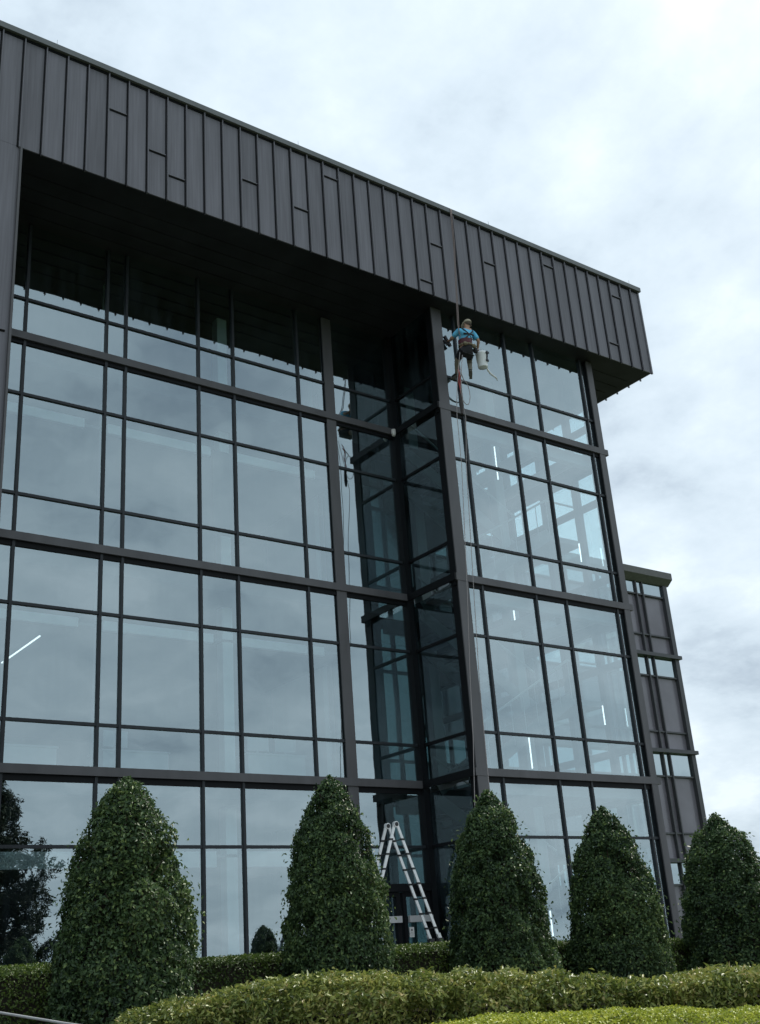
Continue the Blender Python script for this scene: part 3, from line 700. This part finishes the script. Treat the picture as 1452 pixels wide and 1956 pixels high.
def fingers(palm_i, fwd, side, curl):
    P0 = Vector(nodes[palm_i][0]); fwd = Vector(fwd).normalized(); side = Vector(side).normalized(); curl = Vector(curl).normalized()
    for k, (o_, ln) in enumerate(((-.028, .068), (-.009, .078), (.010, .074), (.028, .058))):
        a = P0 + fwd * .035 + side * o_; b = a + fwd * ln * .5; c = b + (fwd * .4 + curl * .9).normalized() * ln * .5
        i = len(nodes); nodes.extend([(tuple(a), .010), (tuple(b), .0085), (tuple(c), .007)]); edges.extend([(palm_i, i), (i, i+1), (i+1, i+2)])
    a = P0 - side * .042 + fwd * .005; b = a + (fwd * .7 - side * .5 + curl * .4).normalized() * .038
    i = len(nodes); nodes.extend([(tuple(a), .011), (tuple(b), .009)]); edges.extend([(palm_i, i), (i, i+1)])
fingers(10, (.4, .6, .5), (.8, -.5, .1), (-.1, .3, -1))
fingers(14, (.2, .1, -1), (.3, .9, .1), (-.8, .2, -.3))
man = skin('person', nodes, edges, SKINM, None, 2, 0)
tag(man, 'window cleaner seen from behind in blue shirt and tan cap, hanging on ropes', 'person')
def sub(a, b, t=.5): return tuple(np.array(a) * (1 - t) + np.array(b) * t)
nd = lambda i: nodes[i][0]
skin('shirt', [(nd(1), (.15, .115)), (nd(2), (.18, .125)), (nd(3), (.165, .11)), (sub(nd(3), nd(4), .6), (.075, .07)), (nd(7), (.085, .085)), (sub(nd(7), nd(8), .8), (.068, .068)), (nd(11), (.085, .085)), (sub(nd(11), nd(12), .9), (.066, .066))],
     [(0, 1), (1, 2), (2, 3), (2, 4), (4, 5), (2, 6), (6, 7)], SHIRT, man, 2, 0)
skin('shorts', [(sub(nd(0), nd(1), .45), (.155, .125)), (nd(0), (.17, .13)), (nd(15), (.115, .115)), (sub(nd(15), nd(16), .75), (.09, .09)), (nd(19), (.115, .115)), (sub(nd(19), nd(20), .75), (.09, .09))],
     [(0, 1), (1, 2), (2, 3), (1, 4), (4, 5)], SHORT, man, 2, 1)
for a, k, b in ((15, 16, 17), (19, 20, 21)):
    skin('trouser_leg', [(sub(nd(a), nd(k), .6), .078), (nd(k), .072), (sub(nd(k), nd(b), .5), .06), (nd(b), .05)], [(0, 1), (1, 2), (2, 3)], PANTS, man, 2, 0)
for a, b in ((17, 18), (21, 22)):
    bt = skin('boot', [(sub(nd(a), nd(b), -.35), (.048, .05)), (sub(nd(a), nd(b), .3), (.052, .05)), (sub(nd(a), nd(b), 1.1), (.05, .035))], [(0, 1), (1, 2)], BOOT, man, 2, 0)
    p, q = Vector(nd(a)), Vector(nd(b)); MB().bar(p - (q - p) * .5 - Vector((0, 0, .05)), q + (q - p) * .25 - Vector((0, 0, .042)), .075, .018).build('boot_sole', SOLE, bt)
def ball(c, rx, ry, rz, nm, m_, par, zcut=None, seg=16):
    k = MB(); rings = 9
    for j in range(rings + 1):
        ph = math.pi * j / rings
        for i in range(seg):
            z = rz * math.cos(ph)
            if zcut is not None: z = max(z, zcut)
            k.v.append((c[0] + rx * math.sin(ph) * math.cos(i/seg*6.2832), c[1] + ry * math.sin(ph) * math.sin(i/seg*6.2832), c[2] + z))
    for j in range(rings):
        for i in range(seg): k.f.append((j*seg+i, (j+1)*seg+i, (j+1)*seg+(i+1) % seg, j*seg+(i+1) % seg)); k.m.append(0)
    return k.build(nm, m_, par, smooth=True)
hc = ball((16.443, 17.195, 14.275), .088, .102, .105, 'hair', HAIR, man, zcut=-.055)
cap = ball((16.445, 17.195, 14.300), .10, .112, .105, 'cap', CAPM, man, zcut=0.0)
MB().tube([(16.455, 17.28, 14.315), (16.47, 17.40, 14.305)], [.085, .06], 12).build('cap_brim', CAPM, cap)
fc = MB()      # face on the side turned to the wall: eyes, nose, ears, mouth
fc.tube([(16.452, 17.28, 14.262), (16.456, 17.315, 14.24), (16.454, 17.29, 14.228)], [.008, .014, .008], 8)
for s_ in (-1, 1): fc.tube([(16.443 + s_ * .085, 17.19, 14.27), (16.443 + s_ * .098, 17.185, 14.255), (16.443 + s_ * .088, 17.19, 14.225)], [.01, .014, .008], 8)
fc.build('ears_and_nose', SKINM, man, smooth=True)
ey = MB()
for s_ in (-1, 1): ey.tube([(16.45 + s_ * .032, 17.288, 14.268), (16.45 + s_ * .032, 17.296, 14.268)], .009, 8)
ey.box(16.43, 16.475, 17.289, 17.296, 14.205, 14.212); ey.build('eyes_and_mouth', STRAP, man)
# harness: X on the back, waist belt, leg loops
hs = MB()
bk_ = .125
hs.tube([(16.17, 17.12, 14.03), (16.19, 17.07, 13.97), (16.30, 17.035, 13.87), (16.38, 17.03, 13.72)], .018, 6); hs.tube([(16.50, 17.12, 14.07), (16.47, 17.07, 14.00), (16.32, 17.033, 13.87), (16.17, 17.03, 13.71)], .018, 6)
hs.tube([(16.16, 17.065, 13.86), (16.25, 17.035, 13.865), (16.38, 17.035, 13.88), (16.47, 17.065, 13.89)], .022, 6)
hs.build('back_harness', STRAP, man)
def ring(c, rx, ry, w, th, tilt=0, seg=22):
    k = MB()
    pts = [(c[0] + rx * math.cos(i/seg*6.2832), c[1] + ry * math.sin(i/seg*6.2832), c[2] + tilt * math.cos(i/seg*6.2832)) for i in range(seg + 1)]
    n0 = 0
    for a, b in zip(pts[:-1], pts[1:]): k.bar(a, b, th, w, up=(0, 0, 1))
    return k
ring((16.25, 17.145, 13.665), .175, .145, .12, .02, .02).build('waist_belt', STRAPR, man)
ring((16.245, 17.14, 13.57), .185, .15, .035, .02, .02).build('waist_belt', BRONZE, man)
ball((16.13, 17.02, 13.545), .06, .05, .05, 'tool_pouch', BRONZE, man); ball((16.42, 17.03, 13.56), .07, .05, .055, 'tool_pouch', BRONZE, man); ball((16.52, 17.1, 13.50), .07, .06, .08, 'tool_pouch', STRAP, man)
MB().box(16.06, 16.44, 17.06, 17.26, 13.315, 13.335).build('seat_board', STRAP, man, bevel=.01)

# ropes
RP = simple('grey_climbing_rope', (0.36, 0.33, 0.33), 0.85, var=0.2, vscale=60)
RB = simple('brown_climbing_rope', (0.24, 0.19, 0.18), 0.85, var=0.2, vscale=60)
RR = simple('red_climbing_rope', (0.45, 0.09, 0.08), 0.8)
m = MB()
m.tube([(16.75, 20.0, ZT - .12), (16.75, 18.2, ZT + .07), (16.742, 17.67, ZT + .075), (16.738, 17.62, ZT + .02), (16.70, 17.61, 16.9), (16.57, 17.57, 15.5), (16.44, 17.50, 14.4), (16.30, 17.38, 14.05)], .010, 6)
m.tube([(16.35, 20.0, ZT - .12), (16.71, 18.2, ZT + .07), (16.704, 17.67, ZT + .075), (16.70, 17.62, ZT + .02), (16.665, 17.61, 16.9), (16.54, 17.57, 15.5), (16.40, 17.50, 14.4), (16.26, 17.3, 13.9)], .009, 6)
o = m.build('main_rope', RB, smooth=True); tag(o, 'taut brown rope pair running from the roof edge down to the window cleaner', 'rope')
m = MB()
m.tube([(16.02, 17.05, 13.45), (16.03, 17.2, 12.9), (16.10, 17.3, 12.2), (16.143, 17.3, 11.906), (15.996, 17.3, 10.635), (15.84, 17.3, 8.0), (15.70, 17.3, 5.5), (15.681, 17.3, 4.329), (15.665, 17.3, 3.194), (15.6, 17.25, 1.0), (15.5, 17.2, -.74)], .008, 6)
o = m.build('hanging_rope', RP, smooth=True); tag(o, 'pale grey rope hanging from the cleaner to the ground, the right one of the pair', 'rope', 'ropes hanging below the window cleaner')
m = MB()
m.tube([(15.95, 17.05, 13.5), (15.93, 17.2, 12.9), (15.90, 17.3, 12.2), (15.872, 17.3, 11.907), (15.851, 17.3, 10.604), (15.62, 17.3, 7.5), (15.45, 17.3, 5.6), (15.366, 17.3, 4.31), (15.227, 17.3, 2.945), (15.1, 17.25, 1.0), (15.0, 17.2, -.74)], .008, 6)
o = m.build('hanging_rope', RP, smooth=True); tag(o, 'pale grey rope hanging from the cleaner to the ground, the left one of the pair', 'rope', 'ropes hanging below the window cleaner')
m = MB(); c0 = Vector((16.2, 17.28, 12.35))
m.tube([(16.03, 17.2, 13.05), (16.12, 17.25, 12.8)] + [tuple(c0 + Vector((math.sin(t) * .14, 0, math.cos(t) * .33))) for t in np.linspace(0, 2 * math.pi, 22)] + [(16.05, 17.25, 12.9)], .009, 6)
o = m.build('rope_loop', RP, smooth=True); tag(o, 'slack grey loop of rope dangling just under the cleaner', 'rope')
m = MB(); m.tube([(16.03, 17.25, 12.98), (16.06, 17.27, 12.8), (16.02, 17.28, 12.6), (16.07, 17.3, 12.35), (16.03, 17.3, 12.15)], .012, 6); m.tube([(16.00, 17.25, 12.9), (16.09, 17.27, 12.75), (16.05, 17.28, 12.5), (16.09, 17.3, 12.15)], .010, 6)
o = m.build('red_cord', RR, smooth=True); tag(o, 'short red cord hanging with the rope tails below the cleaner', 'rope')
m = MB(); m.tube([(16.03, 17.3, 12.3), (16.05, 17.3, 12.0), (16.04, 17.3, 11.75)], [.02, .045, .03], 8)
o = m.build('rope_bundle', simple('dark_rope_bundle', (0.06, 0.05, 0.05), 0.9)); tag(o, 'dark knotted bundle at the end of the rope tails', 'rope')

# bucket hanging at the cleaner's right hip
bkx, bky = 16.80, 17.20
root = empty('white_bucket', (bkx, bky, 13.14)); tag(root, 'white plastic bucket hanging at the right hip of the cleaner', 'bucket')
BK = simple('white_bucket_plastic', (0.93, 0.95, 0.98), 0.4, var=0.04)
k = MB(); seg = 24
prof = [(0, 13.15), (.115, 13.15), (.12, 13.16), (.145, 13.50), (.152, 13.51), (.152, 13.55), (.142, 13.55), (.112, 13.18), (0, 13.18)]
for rr, z in prof:
    for i in range(seg): k.v.append((bkx + rr * math.cos(i/seg*6.2832), bky + rr * math.sin(i/seg*6.2832), z))
for j in range(len(prof) - 1):
    for i in range(seg): k.f.append((j*seg+i, j*seg+(i+1) % seg, (j+1)*seg+(i+1) % seg, (j+1)*seg+i)); k.m.append(0)
k.build('bucket_body', BK, root, smooth=True)
k = MB(); k.tube([(bkx - .15, bky, 13.5), (bkx - .12, bky, 13.62), (bkx - .04, bky, 13.68), (bkx + .04, bky, 13.67), (bkx + .12, bky, 13.6), (bkx + .15, bky, 13.5)], .006, 6); k.build('bail_handle', ALU, root)
k = MB(); k.bar((bkx + .05, bky - .155, 13.56), (bkx + .035, bky - .14, 13.28), .03, .02, up=(0, 1, 0)); k.bar((bkx - .0, bky - .16, 13.50), (bkx + .10, bky - .15, 13.52), .045, .03, up=(0, 1, 0)); k.bar((bkx + .0, bky - .145, 13.30), (bkx + .08, bky - .14, 13.29), .05, .025, up=(0, 1, 0))
o = k.build('squeegee', STRAP); tag(o, 'black squeegee hooked on the outside of the white bucket', 'squeegee')
k = MB(); k.tube([(16.86, 17.16, 13.22), (16.94, 17.19, 13.13), (17.02, 17.2, 13.06), (17.10, 17.2, 13.02), (17.22, 17.22, 13.0), (17.34, 17.3, 12.99)], [.022, .026, .028, .026, .02, .01], 8)
o = k.build('white_hose', BK, smooth=True); tag(o, 'white water hose curving out to the right below the bucket', 'hose')
# brush tool held to the glass in the left hand
k = MB(); k.bar((16.36, 17.80, 14.08), (16.44, 17.87, 14.22), .03, .03); k.bar((16.25, 17.87, 14.23), (16.42, 17.87, 13.98), .07, .06, up=(0, 1, 0)); k.bar((16.20, 17.87, 14.10), (16.34, 17.87, 14.0), .05, .05, up=(0, 1, 0))
o = k.build('window_brush', STRAP); tag(o, 'black brush pressed to the glass in the left hand of the cleaner', 'brush')

# the cleaner and everything that hangs with him were modelled 0.4 m too far out: carry them in towards the glass
for o in list(COL.objects):
    if o.name in before or o.parent is not None or o.name.startswith('main_rope'): continue
    o.location = Vector(o.location) + Vector((.284, .30, .238))
    if o.name.startswith('hanging_rope'): o.location = Vector(o.location) - Vector((0, 0, .24))

# ------------------------------------------------------------------ offices behind the glass (second floor)
DESK = simple('white_desk_laminate', (0.6, 0.62, 0.62), 0.5); SCR = simple('grey_monitor_shell', (0.5, 0.52, 0.53), 0.4)
def desk(x, y, z, label, w=1.5):
    root = empty('office_desk', (x, y, z)); tag(root, label, 'desk', 'desks behind the first floor glass')
    MB().box(x - w/2, x + w/2, y - .38, y + .38, z + .70, z + .74).build('desk_top', DESK, root)
    MB().box(x - w/2 + .03, x + w/2 - .03, y - .36, y - .34, z + .12, z + .699).build('modesty_panel', DESK, root)
    for s_ in (-1, 1): MB().box(x + s_ * (w/2 - .06) - .02, x + s_ * (w/2 - .06) + .02, y - .33, y + .33, z, z + .699).build('desk_leg', DESK, root)
def monitor(x, y, z, label):
    root = empty('monitor', (x, y, z)); tag(root, label, 'monitor', 'monitors on the desks behind the glass')
    MB().box(x - .27, x + .27, y, y + .03, z + .12, z + .46).build('screen', SCR, root, bevel=.008); MB().box(x - .03, x + .03, y + .03, y + .06, z + .01, z + .3).box(x - .12, x + .12, y - .05, y + .15, z, z + .009).build('stand', SCR, root)
zf = 3.71
desk(13.0, 21.4, zf, 'white desk behind the glass left of the wide pier', 1.5); desk(9.9, 21.8, zf, 'white desk behind the glass above the tip of the largest holly'); desk(7.5, 21.8, zf, 'white desk behind the glass at the far left of the first floor')
monitor(12.75, 21.4, zf + .74, 'pale monitor, left one of two on the desk beside the wide pier'); monitor(13.45, 21.4, zf + .74, 'pale monitor, right one of two on the desk beside the wide pier')
monitor(9.6, 21.8, zf + .74, 'pale monitor on the desk above the tip of the largest holly')
